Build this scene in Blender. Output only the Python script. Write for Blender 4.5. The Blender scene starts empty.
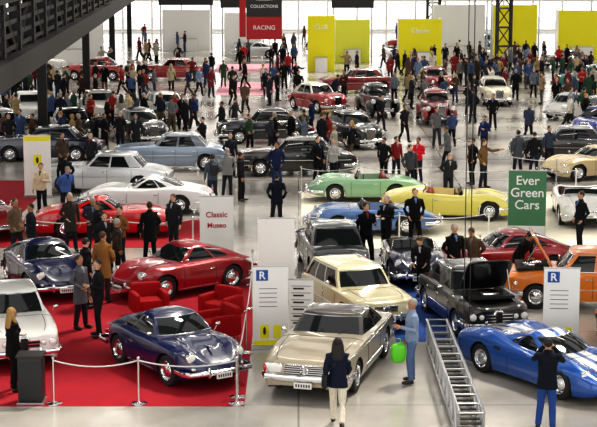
import bpy, math, random
from mathutils import Vector, Matrix
from mathutils.bvhtree import BVHTree
R=random.Random(7)
scene=bpy.context.scene
scene.view_settings.view_transform='Standard'
for lk in ('Medium High Contrast','Standard - Medium High Contrast'):
    try: scene.view_settings.look=lk; break
    except Exception: pass
pi=math.pi
# ------------------------------------------------------------ materials
MATS={}
def mat(name,col,rough=.5,metal=0.,coat=0.,emis=0.,spec=.5):
    if name in MATS: return MATS[name]
    m=bpy.data.materials.new(name); m.use_nodes=True
    b=m.node_tree.nodes['Principled BSDF']
    b.inputs['Base Color'].default_value=(*col,1)
    b.inputs['Roughness'].default_value=rough
    b.inputs['Metallic'].default_value=metal
    b.inputs['Coat Weight'].default_value=coat
    b.inputs['Coat Roughness'].default_value=.03
    b.inputs['Specular IOR Level'].default_value=spec
    if emis: 
        b.inputs['Emission Color'].default_value=(*col,1); b.inputs['Emission Strength'].default_value=emis
    MATS[name]=m; return m
def srgb(h):
    h=h.lstrip('#'); o=[]
    for i in (0,2,4):
        c=int(h[i:i+2],16)/255
        o.append(c/12.92 if c<=.04045 else ((c+.055)/1.055)**2.4)
    return tuple(o)
def paint(h,metal=.35): 
    return mat('car_paint_'+h,srgb(h),.28,metal,1.0)
def cloth(h):
    k='cloth_'+h
    if k in MATS: return MATS[k]
    m=mat(k,srgb(h),.85,spec=.2)
    nt=m.node_tree; n=nt.nodes.new('ShaderNodeTexNoise'); n.inputs['Scale'].default_value=14
    r=nt.nodes.new('ShaderNodeMixRGB'); r.blend_type='MULTIPLY'; r.inputs[0].default_value=.5
    r.inputs[1].default_value=(*srgb(h),1)
    nt.links.new(n.outputs['Fac'],r.inputs[2]); 
    mul=nt.nodes.new('ShaderNodeMixRGB'); mul.blend_type='ADD'; mul.inputs[0].default_value=.2
    nt.links.new(r.outputs[0],mul.inputs[1]); mul.inputs[2].default_value=(*srgb(h),1)
    nt.links.new(mul.outputs[0],nt.nodes['Principled BSDF'].inputs['Base Color'])
    return m
GLASS=mat('window_glass',(.008,.011,.012),.04,0,0,spec=.6)
CHROME=mat('chrome',(.8,.81,.83),.1,1)
TYRE=mat('tyre_rubber',(.012,.012,.013),.75)
LENS=mat('headlight_lens',(.85,.86,.82),.08,0,1)
REDL=mat('tail_light',(.5,.01,.01),.15,0,1)
INTER=mat('leather_interior',(.05,.02,.012),.5)
DARK=mat('underbody_dark',(.006,.006,.006),.8)
PLATE=mat('number_plate',(.8,.8,.78),.4)
WHITE=mat('white_panel',(.88,.88,.86),.5)
BLACK=mat('black_panel',(.012,.012,.014),.45)
STEEL=mat('brushed_steel',(.5,.51,.52),.3,.9)
# ------------------------------------------------------------ mesh builder
class MB:
    def __init__(s,slots): s.v=[];s.f=[];s.m=[];s.slots=list(slots)
    def grid(s,rows,m,closeu=False,closev=False,capm=None):
        o=len(s.v); nr=len(rows); nc=len(rows[0])
        for r in rows: s.v+= [tuple(p) for p in r]
        for i in range(nr if closeu else nr-1):
            for j in range(nc if closev else nc-1):
                a=o+i*nc+j; b=o+i*nc+(j+1)%nc; c=o+((i+1)%nr)*nc+(j+1)%nc; d=o+((i+1)%nr)*nc+j
                mm=m(i,j) if callable(m) else m
                if mm is None: continue
                s.f.append((a,b,c,d)); s.m.append(mm)
        if capm is not None:
            s.f.append(tuple(o+j for j in range(nc))[::-1]); s.m.append(capm)
            s.f.append(tuple(o+(nr-1)*nc+j for j in range(nc))); s.m.append(capm)
    def box(s,c,h,m,M=None):
        o=len(s.v)
        for x in (-1,1):
            for y in (-1,1):
                for z in (-1,1):
                    p=Vector((x*h[0],y*h[1],z*h[2]))
                    if M: p=M@p
                    s.v.append((p.x+c[0],p.y+c[1],p.z+c[2]))
        for f in ((0,1,3,2),(4,6,7,5),(0,4,5,1),(2,3,7,6),(0,2,6,4),(1,5,7,3)):
            s.f.append(tuple(o+k for k in f)); s.m.append(m)
    def sell(s,c,h,m,e=.4,nu=16,nv=9,M=None):
        def sg(t,e): return math.copysign(abs(t)**e,t)
        rows=[]
        for i in range(nv+1):
            ph=-pi/2+pi*i/nv; ph=max(-pi/2+.02,min(pi/2-.02,ph))
            r=[]
            for j in range(nu):
                th=2*pi*(j+.5)/nu
                p=Vector((h[0]*sg(math.cos(ph),e)*sg(math.cos(th),e),h[1]*sg(math.cos(ph),e)*sg(math.sin(th),e),h[2]*sg(math.sin(ph),e)))
                if M: p=M@p
                r.append((p.x+c[0],p.y+c[1],p.z+c[2]))
            rows.append(r)
        s.grid(rows,m,closev=True,capm=m)
    def tube(s,pts,rx,m,ry=None,lat=None,n=8):
        pts=[Vector(p) for p in pts]; k=len(pts)
        if not hasattr(rx,'__len__'): rx=[rx]*k
        if ry is None: ry=rx
        if not hasattr(ry,'__len__'): ry=[ry]*k
        rows=[]
        for i in range(k):
            T=(pts[min(i+1,k-1)]-pts[max(i-1,0)]).normalized()
            L=Vector(lat) if lat else (Vector((0,0,1)) if abs(T.z)<.9 else Vector((1,0,0)))
            L=(L-T*L.dot(T)).normalized(); N=T.cross(L)
            rows.append([tuple(pts[i]+L*rx[i]*math.cos(2*pi*j/n)+N*ry[i]*math.sin(2*pi*j/n)) for j in range(n)])
        s.grid(rows,m,closev=True,capm=m)
    def lathe(s,prof,c,ax,m,n=24):
        rows=[]
        for r,h in prof:
            row=[]
            for j in range(n):
                a=2*pi*j/n; u,v=r*math.cos(a),r*math.sin(a)
                if ax=='y': p=(u,h,v)
                elif ax=='x': p=(h,u,v)
                else: p=(u,v,h)
                row.append((c[0]+p[0],c[1]+p[1],c[2]+p[2]))
            rows.append(row)
        s.grid(rows,m,closev=True)
    def mesh(s,name,sharp=35,recalc=True):
        me=bpy.data.meshes.new(name); me.from_pydata(s.v,[],s.f)
        for mt in s.slots: me.materials.append(mt)
        for p,mm in zip(me.polygons,s.m): p.material_index=mm; p.use_smooth=True
        if recalc:
            import bmesh
            bm=bmesh.new(); bm.from_mesh(me); bmesh.ops.recalc_face_normals(bm,faces=bm.faces); bm.to_mesh(me); bm.free()
        me.update()
        if sharp: me.set_sharp_from_angle(angle=math.radians(sharp))
        return me
def obj(name,me,loc=(0,0,0),rot=0,parent=None,scale=1,ov=None):
    o=bpy.data.objects.new(name,me); scene.collection.objects.link(o)
    o.location=loc; o.rotation_euler=(0,0,math.radians(rot)); o.scale=(scale,)*3
    if parent: o.parent=parent
    if ov:
        for k,mt in ov.items():
            o.material_slots[k].link='OBJECT'; o.material_slots[k].material=mt
    return o
def crv(pts):
    def f(x):
        if x<=pts[0][0]: return pts[0][1]
        if x>=pts[-1][0]: return pts[-1][1]
        for i in range(len(pts)-1):
            x0,y0=pts[i]; x1,y1=pts[i+1]
            if x0<=x<=x1:
                d=(y1-y0)/(x1-x0)
                m0=d if i==0 else .5*(d+(y0-pts[i-1][1])/(x0-pts[i-1][0]))
                m1=d if i==len(pts)-2 else .5*(d+(pts[i+2][1]-y1)/(pts[i+2][0]-x1))
                h=x1-x0; t=(x-x0)/h
                return (2*t**3-3*t*t+1)*y0+(t**3-2*t*t+t)*h*m0+(-2*t**3+3*t*t)*y1+(t**3-t*t)*h*m1
    return f
# ------------------------------------------------------------ cars
CS=[paint('1f3f8f'),paint('1f3f8f'),GLASS,CHROME,TYRE,LENS,REDL,INTER,DARK,PLATE]
P1,P2,GL,CH,TY,LE,RE,IN,DK,PL=range(10)
def wheel(b,x,y,Rw,side,wd=.09):
    s=side; c=(x,y,Rw)
    b.lathe([(Rw*.62,-wd*s),(Rw*.9,-wd*s),(Rw,-wd*.7*s),(Rw,wd*.7*s),(Rw*.93,wd*s),(Rw*.66,wd*s),(Rw*.64,wd*.8*s)],c,'y',TY)
    b.lathe([(Rw*.66,wd*.85*s),(Rw*.62,wd*1.0*s),(Rw*.58,wd*.7*s),(Rw*.45,wd*.45*s)],c,'y',CH)
    b.lathe([(Rw*.46,wd*.45*s),(Rw*.42,wd*.5*s)],c,'y',DK)
    b.lathe([(Rw*.42,wd*.5*s),(Rw*.4,wd*.85*s),(Rw*.25,wd*1.1*s),(.001,wd*1.2*s)],c,'y',CH)
    b.lathe([(Rw*.62,-wd*s),(.001,-wd*.9*s)],c,'y',DK)
def car(name,p):
    g=lambda k,d=None:p.get(k,d)
    L=p['L'];W=crv(p['wid']);T=crv(p['top']);S=crv(p['sh']);n=g('n',3);sill=g('sill',.2)
    xf,xr,Rw=p['xf'],p['xr'],p['R'];Ra=Rw*g('arch',1.14)
    zn=g('zn',.5);fb=crv(g('fb',[(-9,0),(9,0)]))
    hx=L/2
    def par(x):
        w,t,s,b=W(x),T(x),S(x),sill
        for d,r,kw,kz in ((hx-x,g('rn',.4),g('kn',.75),g('kzn',.6)),(hx+x,g('rt',.4),g('kt',.75),g('kzt',.6))):
            if d<r:
                q=math.sqrt(max(0,1-(1-max(d,0)/r)**2))
                w*=kw+(1-kw)*q; kk=kz+(1-kz)*q
                t=zn+(t-zn)*kk; s=zn+(s-zn)*kk; b=zn-(zn-b)*kk
        return w,t,s,b
    def sy(w,h): 
        return w*(1-.07*(1-h/.55)**2) if h<.55 else w*(1-.025*((h-.55)/.45)**2)
    def sidey(x,z):
        w,t,s,b=par(x); return sy(w,(z-b)/(s-b))
    ck=g('cockpit')
    xs=set()
    for d,r in ((1,g('rn',.4)),(-1,g('rt',.4))):
        for i in range(9): xs.add(round(d*(hx-r*(1-math.cos(pi/2*i/8))),4))
    for xw in (xf,xr):
        for i in range(13): xs.add(round(xw+Ra*math.cos(pi*i/12),4))
        xs.add(round(xw+Ra+.012,4)); xs.add(round(xw-Ra-.012,4))
    x=-hx
    while x<hx: xs.add(round(x,4)); x+=.14
    if ck:
        for q in (ck[0],ck[0]+.03,ck[1],ck[1]-.03): xs.add(q)
    xs=sorted(xs); X=[xs[0]]
    for x in xs[1:]:
        if x-X[-1]>.009: X.append(x)
    b=MB(CS); rows=[]
    NS,NT=7,11
    for x in X:
        w,t,s,bt=par(x); be=bt
        for xw in (xf,xr):
            if abs(x-xw)<Ra-1e-4: be=max(be,Rw+math.sqrt(Ra*Ra-(x-xw)**2)); 
        be=min(be,s-.03)
        h=[(0,be+.02),(w*.6,be+.02)]
        for j in range(NS):
            z=be+(s-be)*j/(NS-1); h.append((sy(w,max(0,(z-bt)/(s-bt))),z))
        w2=h[-1][0]
        for j in range(1,NT+1):
            a=pi/2*j/NT
            y=w2*math.cos(a)**(2/n) if j<NT else 0; z=s+(t-s)*math.sin(a)**(2/n)
            z+=fb(x)*math.exp(-((y/w2-.74)/.22)**2)
            if ck and ck[0]+.02<x<ck[1]-.02 and y<ck[2]*w2: z-=.3
            h.append((y,z))
        rows.append([(x,y,z) for y,z in h]+[(x,-y,z) for y,z in h[-2:0:-1]])
    nn=len(rows[0]); hl=2+NS+NT
    def bm_(i,j):
        jj=j if j<hl-1 else nn-1-j
        if jj<2: return DK
        xc=(X[i]+X[i+1])/2
        if ck and ck[0]-.01<xc<ck[1]+.01:
            yy=abs(rows[i][j][1])+abs(rows[i][(j+1)%nn][1])
            if jj>=2+NS and yy/2<ck[2]*W(xc)*.97: return IN
        return P1
    b.grid(rows,bm_,closev=True,capm=P1)
    for xw in (xf,xr):
        b.tube([(xw,-W(xw)*.8,Rw),(xw,W(xw)*.8,Rw)],.08,DK)
        for s_ in (1,-1): wheel(b,xw,s_*(W(xw)*.985-g('win',.1)),Rw,s_,g('wd',.085))
    b.box((0,0,sill+.14),(abs(xf)*.6,W(0)*.55,.1),DK)
    gh=g('gh')
    if gh:
        xa,xb,xc,xd,zb,zr,wb,wr=gh
        cf,cr=g('cf',.1),g('cr',.1); sb=g('sb',[0,.02,.46,.5,.9,1.0]); pil=g('pil',[0,2,4])
        us=[0,.3,.6,.88,.96]
        def ring(x0,x1,w,z,k=1.0):
            h=[]
            for u in us: h.append((x0-cf*u*u,w*u))
            xs0,xs1=x0-cf-.05,x1+cr+.05
            for q in sb: h.append((xs0+(xs1-xs0)*q,w*(1-.05*(2*q-1)**2+.02)))
            for u in us[::-1]: h.append((x1+cr*u*u,w*u))
            return [(a,y,z) for a,y in h]+[(a,-y,z) for a,y in h[-2:0:-1]]
        rr=[];cro=g('crown',.07)
        for f in (-.25,0,.1,.5,.9,1.0):
            rr.append(ring(xa+(xb-xa)*f,xd+(xc-xd)*f,wb+(wr-wb)*f+.02*math.sin(pi*max(0,min(1,f))),zb+(zr-cro-zb)*f+ (g('arc',0)*math.sin(pi*max(0,f)))))
        mx=(xb+xc)/2
        top=rr[-1]
        for k in (.96,.85,.6,.3,.001):
            rr.append([(mx+(q[0]-mx)*k,q[1]*k,zr-cro+cro*(1-k*k)**.8) for q in top])
        m=len(top); hl2=len(us)*2+len(sb); nf=len(us)
        def gm(i,j):
            if i>=4: return P2
            if i<1: return P1
            jj=j if j<hl2-1 else m-1-j
            if i==1: return g('beltm',CH)
            if jj<nf-2: return GL
            if jj<nf: return P2
            if jj<nf+len(sb)-1:
                return P2 if (jj-nf) in pil else GL
            if jj<nf+len(sb)+1: return P2
            return GL
        b.grid(rr,gm,closev=True)
        if g('rail'):
            for s_ in (1,-1):
                b.tube([(q[0],s_*abs(q[1])*1.005,q[2]) for q in top[nf-1:nf+len(sb)+1]],.012,CH,n=5)
        for rg in (rr[2],rr[4]):
            pts=[rg[k] for k in range(nf-1,-1,-1)]+[(rg[k][0],-rg[k][1],rg[k][2]) for k in range(1,nf)]
            b.tube(pts,.012,CH,n=5)
        for yy in (-.35,.15):
            b.tube([(xa-.02,yy,zb+.03),(xa+(xb-xa)*.35,yy+.35*wb,zb+(zr-zb)*.33+.02)],.008,DK,n=4)
    if ck:
        wz=S(ck[1])+.02; ww=g('wsw',.55); wh=g('wsh',.32); xw=ck[1]+.02
        fr=[]
        for u in (-1,-.85,-.4,0,.4,.85,1):
            hz=wh*(1-.15*abs(u)**4) if abs(u)<1 else 0
            fr.append((xw-.02-.12*u*u-(.35*hz),ww*u,wz-.04+hz))
        lo=[(xw-.12*(u*u),ww*u,wz-.06) for u in (-1,-.85,-.4,0,.4,.85,1)]
        b.tube(fr,.018,CH,n=6); b.grid([lo,fr],GL)
        b.tube(lo,.02,CH,n=6)
        for s_ in (1,-1):
            cx=ck[0]+.42
            M=Matrix.Rotation(-.2,3,'Y')
            b.sell((cx-.18,s_*.34,wz-.1),(.09,.25,.27),IN,.5,M=M)
            b.sell((cx+.08,s_*.34,wz-.27),(.28,.25,.09),IN,.5)
        b.lathe([(.17,0),(.185,.012),(.2,0),(.185,-.012),(.17,0)],(ck[1]-.3,.34,wz-.02),'x',DK,16)
        b.tube([(ck[1]-.3,.34,wz-.02),(ck[1],.34,wz-.12)],.02,DK,n=5)
        b.sell((ck[0]-.05,0,wz+.01),(.16,W(0)*.72,.07),P2,.6)
    for (x,y,z,r) in g('heads',[]):
        for s_ in (1,-1):
            b.lathe([(r*.9,-.12),(r*1.12,-.04),(r*1.15,.015),(r*1.0,.03)],(x,s_*y,z),'x',CH,16)
            b.lathe([(r,.02),(r*.8,.045),(r*.4,.06),(.001,.065)],(x,s_*y,z),'x',LE,16)
    for (x,y,z,a,c) in g('tails',[]):
        for s_ in (1,-1): b.sell((x,s_*y,z),(.05,a,c),RE,.5,12,6)
    for (x,y,z) in g('turns',[]):
        for s_ in (1,-1): b.sell((x,s_*y,z),(.05,.05,.03),g('turnm',LE),.7,10,6)
    for sgn,key in ((1,'bf'),(-1,'br')):
        if g(key):
            z,ext,ht=g(key)
            w=W(sgn*(hx-.3))
            pts=[]
            for u in (-1,-.99,-.9,-.6,-.3,0,.3,.6,.9,.99,1):
                au=abs(u)
                xx=hx+ext-.10*au**2-(.0 if au<.95 else .12)-(.35 if au==1 else 0)
                pts.append((sgn*xx,(w+.03)*u,z))
            b.tube(pts,ht,CH,ry=.035,lat=(0,0,1),n=8)
            if g('over',True):
                for yy in (-.33,.33): b.sell((sgn*(hx+ext+.01),yy,z+.02),(.045,.035,ht+.06),CH,.6,10,6)
    gr=g('grille')
    if gr:
        kind,gx,gz,gw,ghh=gr
        if kind=='wide':
            b.sell((gx-.03,0,gz),(.06,gw,ghh),CH,.25)
            b.box((gx+.015,0,gz),(.025,gw*.93,ghh*.82),DK)
            for i in range(4): b.box((gx+.04,0,gz-ghh*.6+i*ghh*.4),(.008,gw*.92,.01),CH)
            b.box((gx+.045,0,gz),(.012,.02,ghh*.9),CH)
            b.lathe([(.07,-.02),(.09,0),(.07,.02),(.07,-.02)],(gx+.06,0,gz),'x',CH,14)
        elif kind=='tall':
            b.sell((gx-.08,0,gz),(.12,gw,ghh),CH,.35)
            b.box((gx+.03,0,gz),(.012,gw*.8,ghh*.8),DK)
            for i in range(9): b.box((gx+.045,-gw*.72+i*gw*.18,gz),(.008,.008,ghh*.8),CH)
        elif kind=='oval':
            b.sell((gx-.03,0,gz),(.06,gw,ghh),CH,.8)
            b.sell((gx-.01,0,gz),(.055,gw*.9,ghh*.8),DK,.8)
            for i in range(7): b.box((gx+.04,-gw*.66+i*gw*.22,gz),(.006,.006,ghh*.5),CH)
            for i in range(2): b.box((gx+.04,0,gz-.04+.08*i),(.006,gw*.7,.006),CH)
        elif kind=='shield':
            b.sell((gx-.03,0,gz),(.06,.14,.17),CH,.6)
            b.sell((gx-.015,0,gz),(.06,.11,.14),DK,.6)
            b.box((gx,0,gz),(.03,gw,ghh),DK)
            for i in range(3): b.box((gx+.03,0,gz-ghh+ghh*i),(.006,gw,.008),CH)
    if g('pf'):
        b.box((hx+g('pf')[0],0,g('pf')[1]),(.008,.18,.06),PL)
        for i in range(6): b.box((hx+g('pf')[0]+.008,-.13+.052*i,g('pf')[1]),(.003,.014,.03),DK)
    if g('pr'): b.box((-hx-g('pr')[0],0,g('pr')[1]),(.008,.24,.06),PL)
    for xd_ in g('doors',[]):
        for s_ in (1,-1):
            pts=[]
            for k in range(6):
                z=sill+.06+(S(xd_)-.03-sill-.06)*k/5; pts.append((xd_,s_*sidey(xd_,z),z))
            b.tube(pts,.007,DK,n=4)
    for (x0,x1,z,r) in g('trim',[]):
        for s_ in (1,-1):
            pts=[]
            for k in range(17):
                x=x0+(x1-x0)*k/16
                if any(abs(x-xw)<Ra+.01 and z<Rw+math.sqrt(max(0,Ra*Ra-(x-xw)**2))+.02 for xw in (xf,xr)): 
                    if len(pts)>1: b.tube(pts,r,CH,n=5)
                    pts=[]; continue
                pts.append((x,s_*(sidey(x,z)+.004),z))
            if len(pts)>1: b.tube(pts,r,CH,n=5)
    for xh in g('handles',[]):
        for s_ in (1,-1):
            z=S(xh)-.1; b.sell((xh,s_*(sidey(xh,z)+.02),z),(.08,.015,.014),CH,.6,8,6)
    for x0 in g('hoodlines',[]):
        w,t,s,bt=par(x0); pts=[]
        for k in range(13):
            a=pi*(.12+.76*k/12); ca=math.cos(a)
            y=w*.975*math.copysign(abs(ca)**(2/n),ca); z=s+(t-s)*math.sin(a)**(2/n)
            z+=fb(x0)*math.exp(-((abs(y)/(w*.975)-.74)/.22)**2)
            pts.append((x0,y,z))
        b.tube(pts,.007,DK,n=4)
    if g('bonnet'):
        x0,x1,fr_=g('bonnet')
        for s_ in (1,-1):
            pts=[]
            for k in range(13):
                x=x0+(x1-x0)*k/12; w,t,s,bt=par(x); w*=.975; yf=fr_*(1-.12*(k/12)**3)
                sa=(1-yf**n)**(1/n); z=s+(t-s)*sa+fb(x)*math.exp(-((yf-.74)/.22)**2)
                pts.append((x,s_*w*yf,z))
            b.tube(pts,.006,DK,n=4)
    if g('mirror'):
        x,y,z=g('mirror')
        for s_ in (1,-1):
            b.tube([(x,s_*y,z-.1),(x+.01,s_*(y+.06),z)],.008,CH,n=5); b.sell((x,s_*(y+.08),z+.01),(.03,.06,.04),CH,.9,10,6)
    for (x,y,z,rx,ry,rz) in g('fenders',[]):
        for s_ in (1,-1): b.sell((x,s_*y,z),(rx,ry,rz),P1,.85,20,12)
    if g('runboard'):
        for s_ in (1,-1): b.box(((xf+xr)/2,s_*.72,.3),((xf-xr)/2-.2,.14,.025),DK)
    if g('lid'):
        x,z,l,w,a=g('lid')
        M=Matrix.Rotation(-math.radians(a),3,'Y')
        c=Vector((x,0,z))+M@Vector((l/2,0,.02))
        b.sell(tuple(c),(l/2,w,.03),P1,.3,20,8,M=M)
        b.box((x+l*.45,0,z-.03),(l*.4,w*.9,.03),DK)
        b.sell((x+l*.45,0,z+.0),(l*.25,w*.4,.07),CH,.5,12,8); b.sell((x+l*.3,w*.5,z+.0),(.1,.1,.08),DK,.5,12,8)
        b.tube([(x+l*.7,w*.8,z),tuple(Vector((x,w*.8,z))+M@Vector((l*.7,0,0)))],.012,CH,n=5)
    for f in g('extra',[]): f(b)
    return b.mesh(name)
T_={}
T_['porsche']=dict(L=3.98,wid=[(-2,.70),(-1.2,.80),(0,.83),(1.2,.82),(2,.70)],top=[(-2,.62),(-1.5,.82),(-.9,.93),(.5,.9),(1.1,.84),(1.6,.74),(2,.62)],
 sh=[(-2,.52),(-1.2,.74),(0,.76),(1.2,.74),(2,.56)],n=2.1,xf=1.13,xr=-.97,R=.32,rn=.75,kn=.45,kzn=.3,rt=.8,kt=.4,kzt=.25,zn=.45,
 fb=[(-2,0),(-.9,0),(.5,0),(1.0,.05),(1.5,.1),(1.9,.03),(2,0)],bonnet=(.76,1.75,.5),
 gh=(.68,.22,-.5,-1.5,.84,1.3,.68,.5),cf=.14,cr=.12,sb=[0,.02,.52,.56,.82,1.0],pil=[0,2,4],crown=.1,arc=.04,beltm=P1,
 heads=[(1.74,.56,.66,.1)],tails=[(-1.9,.55,.5,.05,.05)],turns=[(1.83,.55,.46)],bf=(.38,.06,.055),br=(.38,.06,.055),
 pf=(.11,.33),pr=(.1,.42),doors=[.58,-.42],trim=[(.9,-.6,.24,.012)],handles=[-.28],hoodlines=[.75],mirror=(.5,.74,.95),
 extra=[lambda b:b.sell((1.55,0,.79),(.17,.03,.02),CH,.8,10,6)])
T_['slc']=dict(L=4.7,wid=[(-2.35,.84),(-1.4,.88),(0,.895),(1.4,.89),(2.35,.84)],top=[(-2.35,.86),(-1.6,.92),(0,.96),(.7,.95),(1.6,.88),(2.35,.78)],
 sh=[(-2.35,.78),(-1.2,.84),(0,.86),(1.4,.82),(2.35,.7)],n=3.2,xf=1.42,xr=-1.36,R=.33,rn=.22,kn=.9,kzn=.72,rt=.3,kt=.85,kzt=.6,zn=.52,bonnet=(.9,2.3,.8),
 fb=[(-9,0),(.6,0),(1.2,.03),(2.2,.04),(9,.04)],
 gh=(.72,.15,-.85,-1.5,.86,1.32,.79,.62),cf=.12,cr=.1,sb=[0,.02,.52,.55,.86,1.0],pil=[0,2,4],crown=.06,rail=True,
 tails=[(-2.3,.62,.66,.2,.08)],bf=(.45,.05,.07),br=(.45,.05,.07),grille=('wide',2.33,.62,.42,.105),pf=(.12,.34),pr=(.08,.45),
 doors=[.62,-.55],trim=[(2.1,-2.1,.4,.014),(2.0,-2.0,.82,.006)],handles=[-.4],hoodlines=[.86],mirror=(.45,.86,.95),over=False,turnm=RE,
 extra=[lambda b:[(b.sell((2.3,s*.63,.63),(.06,.19,.105),CH,.35,14,8),b.sell((2.33,s*.6,.63),(.05,.14,.08),LE,.4,14,8),b.sell((2.31,s*.795,.63),(.06,.04,.08),RE,.5,10,6)) for s in (1,-1)]])
T_['sedan']=dict(L=4.65,wid=[(-2.3,.8),(-1.3,.87),(0,.89),(1.4,.88),(2.3,.8)],top=[(-2.3,.82),(-1.7,.97),(-1,1.0),(.8,1.0),(1.6,.94),(2.3,.86)],
 sh=[(-2.3,.76),(-1.2,.88),(0,.9),(1.4,.87),(2.3,.78)],n=3,xf=1.42,xr=-1.3,R=.33,rn=.3,kn=.82,kzn=.62,rt=.4,kt=.8,kzt=.5,zn=.52,bonnet=(.97,2.1,.7),
 fb=[(-9,.02),(.4,0),(1.2,.03),(2.2,.05),(9,.04)],
 gh=(.8,.35,-1.05,-1.5,.92,1.45,.76,.62),sb=[0,.02,.40,.44,.80,1.0],pil=[0,2,4],crown=.07,rail=True,
 heads=[(2.22,.64,.66,.095)],tails=[(-2.22,.66,.66,.07,.12)],turns=[(2.26,.64,.48)],bf=(.4,.07,.06),br=(.42,.06,.06),grille=('wide',2.27,.64,.34,.14),
 pf=(.12,.36),pr=(.08,.5),doors=[.75,-.12,-1.0],trim=[(2.1,-2.1,.62,.012)],handles=[-.02,-.85],hoodlines=[.95],mirror=(.55,.84,1.0))
T_['giulia']=dict(T_['sedan'],L=4.15,wid=[(-2.1,.74),(-1.3,.78),(0,.8),(1.4,.79),(2.1,.74)],top=[(-2.1,.86),(-1.6,.93),(-1,.95),(.7,.95),(1.5,.88),(2.1,.8)],bonnet=(.97,1.95,.7),
 sh=[(-2.1,.76),(-1.2,.84),(0,.85),(1.4,.8),(2.1,.7)],xf=1.25,xr=-1.25,R=.31,gh=(.75,.35,-.95,-1.4,.88,1.43,.7,.57),heads=[(2.05,.6,.6,.08),(2.06,.4,.6,.06)],
 tails=[(-2.02,.6,.66,.07,.1)],turns=[(2.0,.58,.46)],grille=('shield',2.06,.58,.32,.07),trim=[(1.9,-1.9,.5,.01)])
T_['ponton']=dict(T_['sedan'],L=4.4,wid=[(-2.2,.72),(-1.2,.82),(0,.85),(1.3,.82),(2.2,.7)],top=[(-2.2,.7),(-1.6,.93),(-1,1.02),(.8,1.04),(1.6,.99),(2.2,.88)],bonnet=(.97,1.9,.5),
 sh=[(-2.2,.62),(-1.2,.86),(0,.9),(1.3,.86),(2.2,.7)],n=2.2,rn=.55,kn=.55,kzn=.4,rt=.8,kt=.45,kzt=.3,
 fb=[(-9,.0),(.4,0),(1.1,.05),(1.9,.08),(9,.02)],gh=(.75,.3,-.95,-1.5,.94,1.53,.72,.55),crown=.12,arc=.03,xf=1.3,xr=-1.25,
 heads=[(2.0,.62,.72,.1)],tails=[(-2.1,.56,.6,.05,.08)],grille=('tall',2.16,.68,.25,.24),turns=[(2.06,.6,.52)])
T_['ferrari']=dict(L=4.4,wid=[(-2.2,.74),(-1.2,.85),(0,.85),(1.3,.83),(2.2,.68)],top=[(-2.2,.72),(-1.6,.84),(-.9,.9),(.5,.88),(1.3,.8),(1.8,.7),(2.2,.55)],bonnet=(.7,1.9,.55),
 sh=[(-2.2,.68),(-1.2,.78),(0,.74),(1.3,.7),(2.2,.48)],n=2.5,sill=.18,xf=1.32,xr=-1.2,R=.32,rn=.6,kn=.55,kzn=.35,rt=.35,kt=.75,kzt=.5,zn=.45,
 fb=[(-9,0),(-1.6,.03),(-1,.06),(-.3,0),(.6,0),(1.3,.09),(2,.03),(9,0)],gh=(.55,.05,-.5,-1.4,.82,1.22,.7,.5),cf=.18,cr=.12,crown=.08,arc=.03,
 sb=[0,.02,.55,.59,.8,1.0],pil=[0,2,4],beltm=P1,heads=[(1.86,.58,.6,.085)],tails=[(-2.17,.5,.62,.05,.05)],grille=('oval',2.2,.42,.36,.09),
 bf=(.4,.02,.04),br=(.42,.03,.04),pr=(.03,.5),doors=[.55,-.5],handles=[-.4],hoodlines=[.65],mirror=(.45,.78,.9))
T_['roadster']=dict(T_['porsche'],gh=None,L=4.1,top=[(-2,.6),(-1.5,.78),(-.9,.86),(.5,.86),(1.1,.82),(1.6,.73),(2,.6)],cockpit=(-.75,.45,.8),wsw=.6,
 hoodlines=[.75,-.95],mirror=None,turns=[(1.83,.55,.46)])
T_['sl_roadster']=dict(T_['ferrari'],gh=None,cockpit=(-.85,.45,.8),grille=('wide',2.12,.46,.4,.11),wsw=.62,mirror=None)
T_['mg']=dict(T_['roadster'],L=3.8,wid=[(-1.9,.62),(-1.2,.72),(0,.75),(1.2,.74),(1.9,.62)],rn=.5,kn=.6,grille=('tall',1.86,.56,.26,.17),heads=[(1.68,.52,.66,.1)],turns=[(1.72,.54,.46)],extra=[],bonnet=None)
T_['fiat']=dict(T_['porsche'],L=3.0,wid=[(-1.5,.6),(0,.66),(1.5,.6)],top=[(-1.5,.7),(-1,.85),(0,.9),(.8,.86),(1.2,.74),(1.5,.62)],sh=[(-1.5,.6),(0,.78),(1,.72),(1.5,.56)],bonnet=None,
 xf=.95,xr=-.9,R=.26,rn=.45,kn=.6,rt=.4,kt=.7,kzt=.5,gh=(.72,.42,-.7,-1.25,.8,1.33,.58,.47),heads=[(1.33,.45,.62,.08)],tails=[(-1.45,.45,.55,.04,.05)],turns=[],
 fb=[(-9,0),(9,0)],doors=[.5,-.35],trim=[],handles=[-.2],hoodlines=[.8],mirror=(.4,.6,.92),extra=[])
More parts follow.
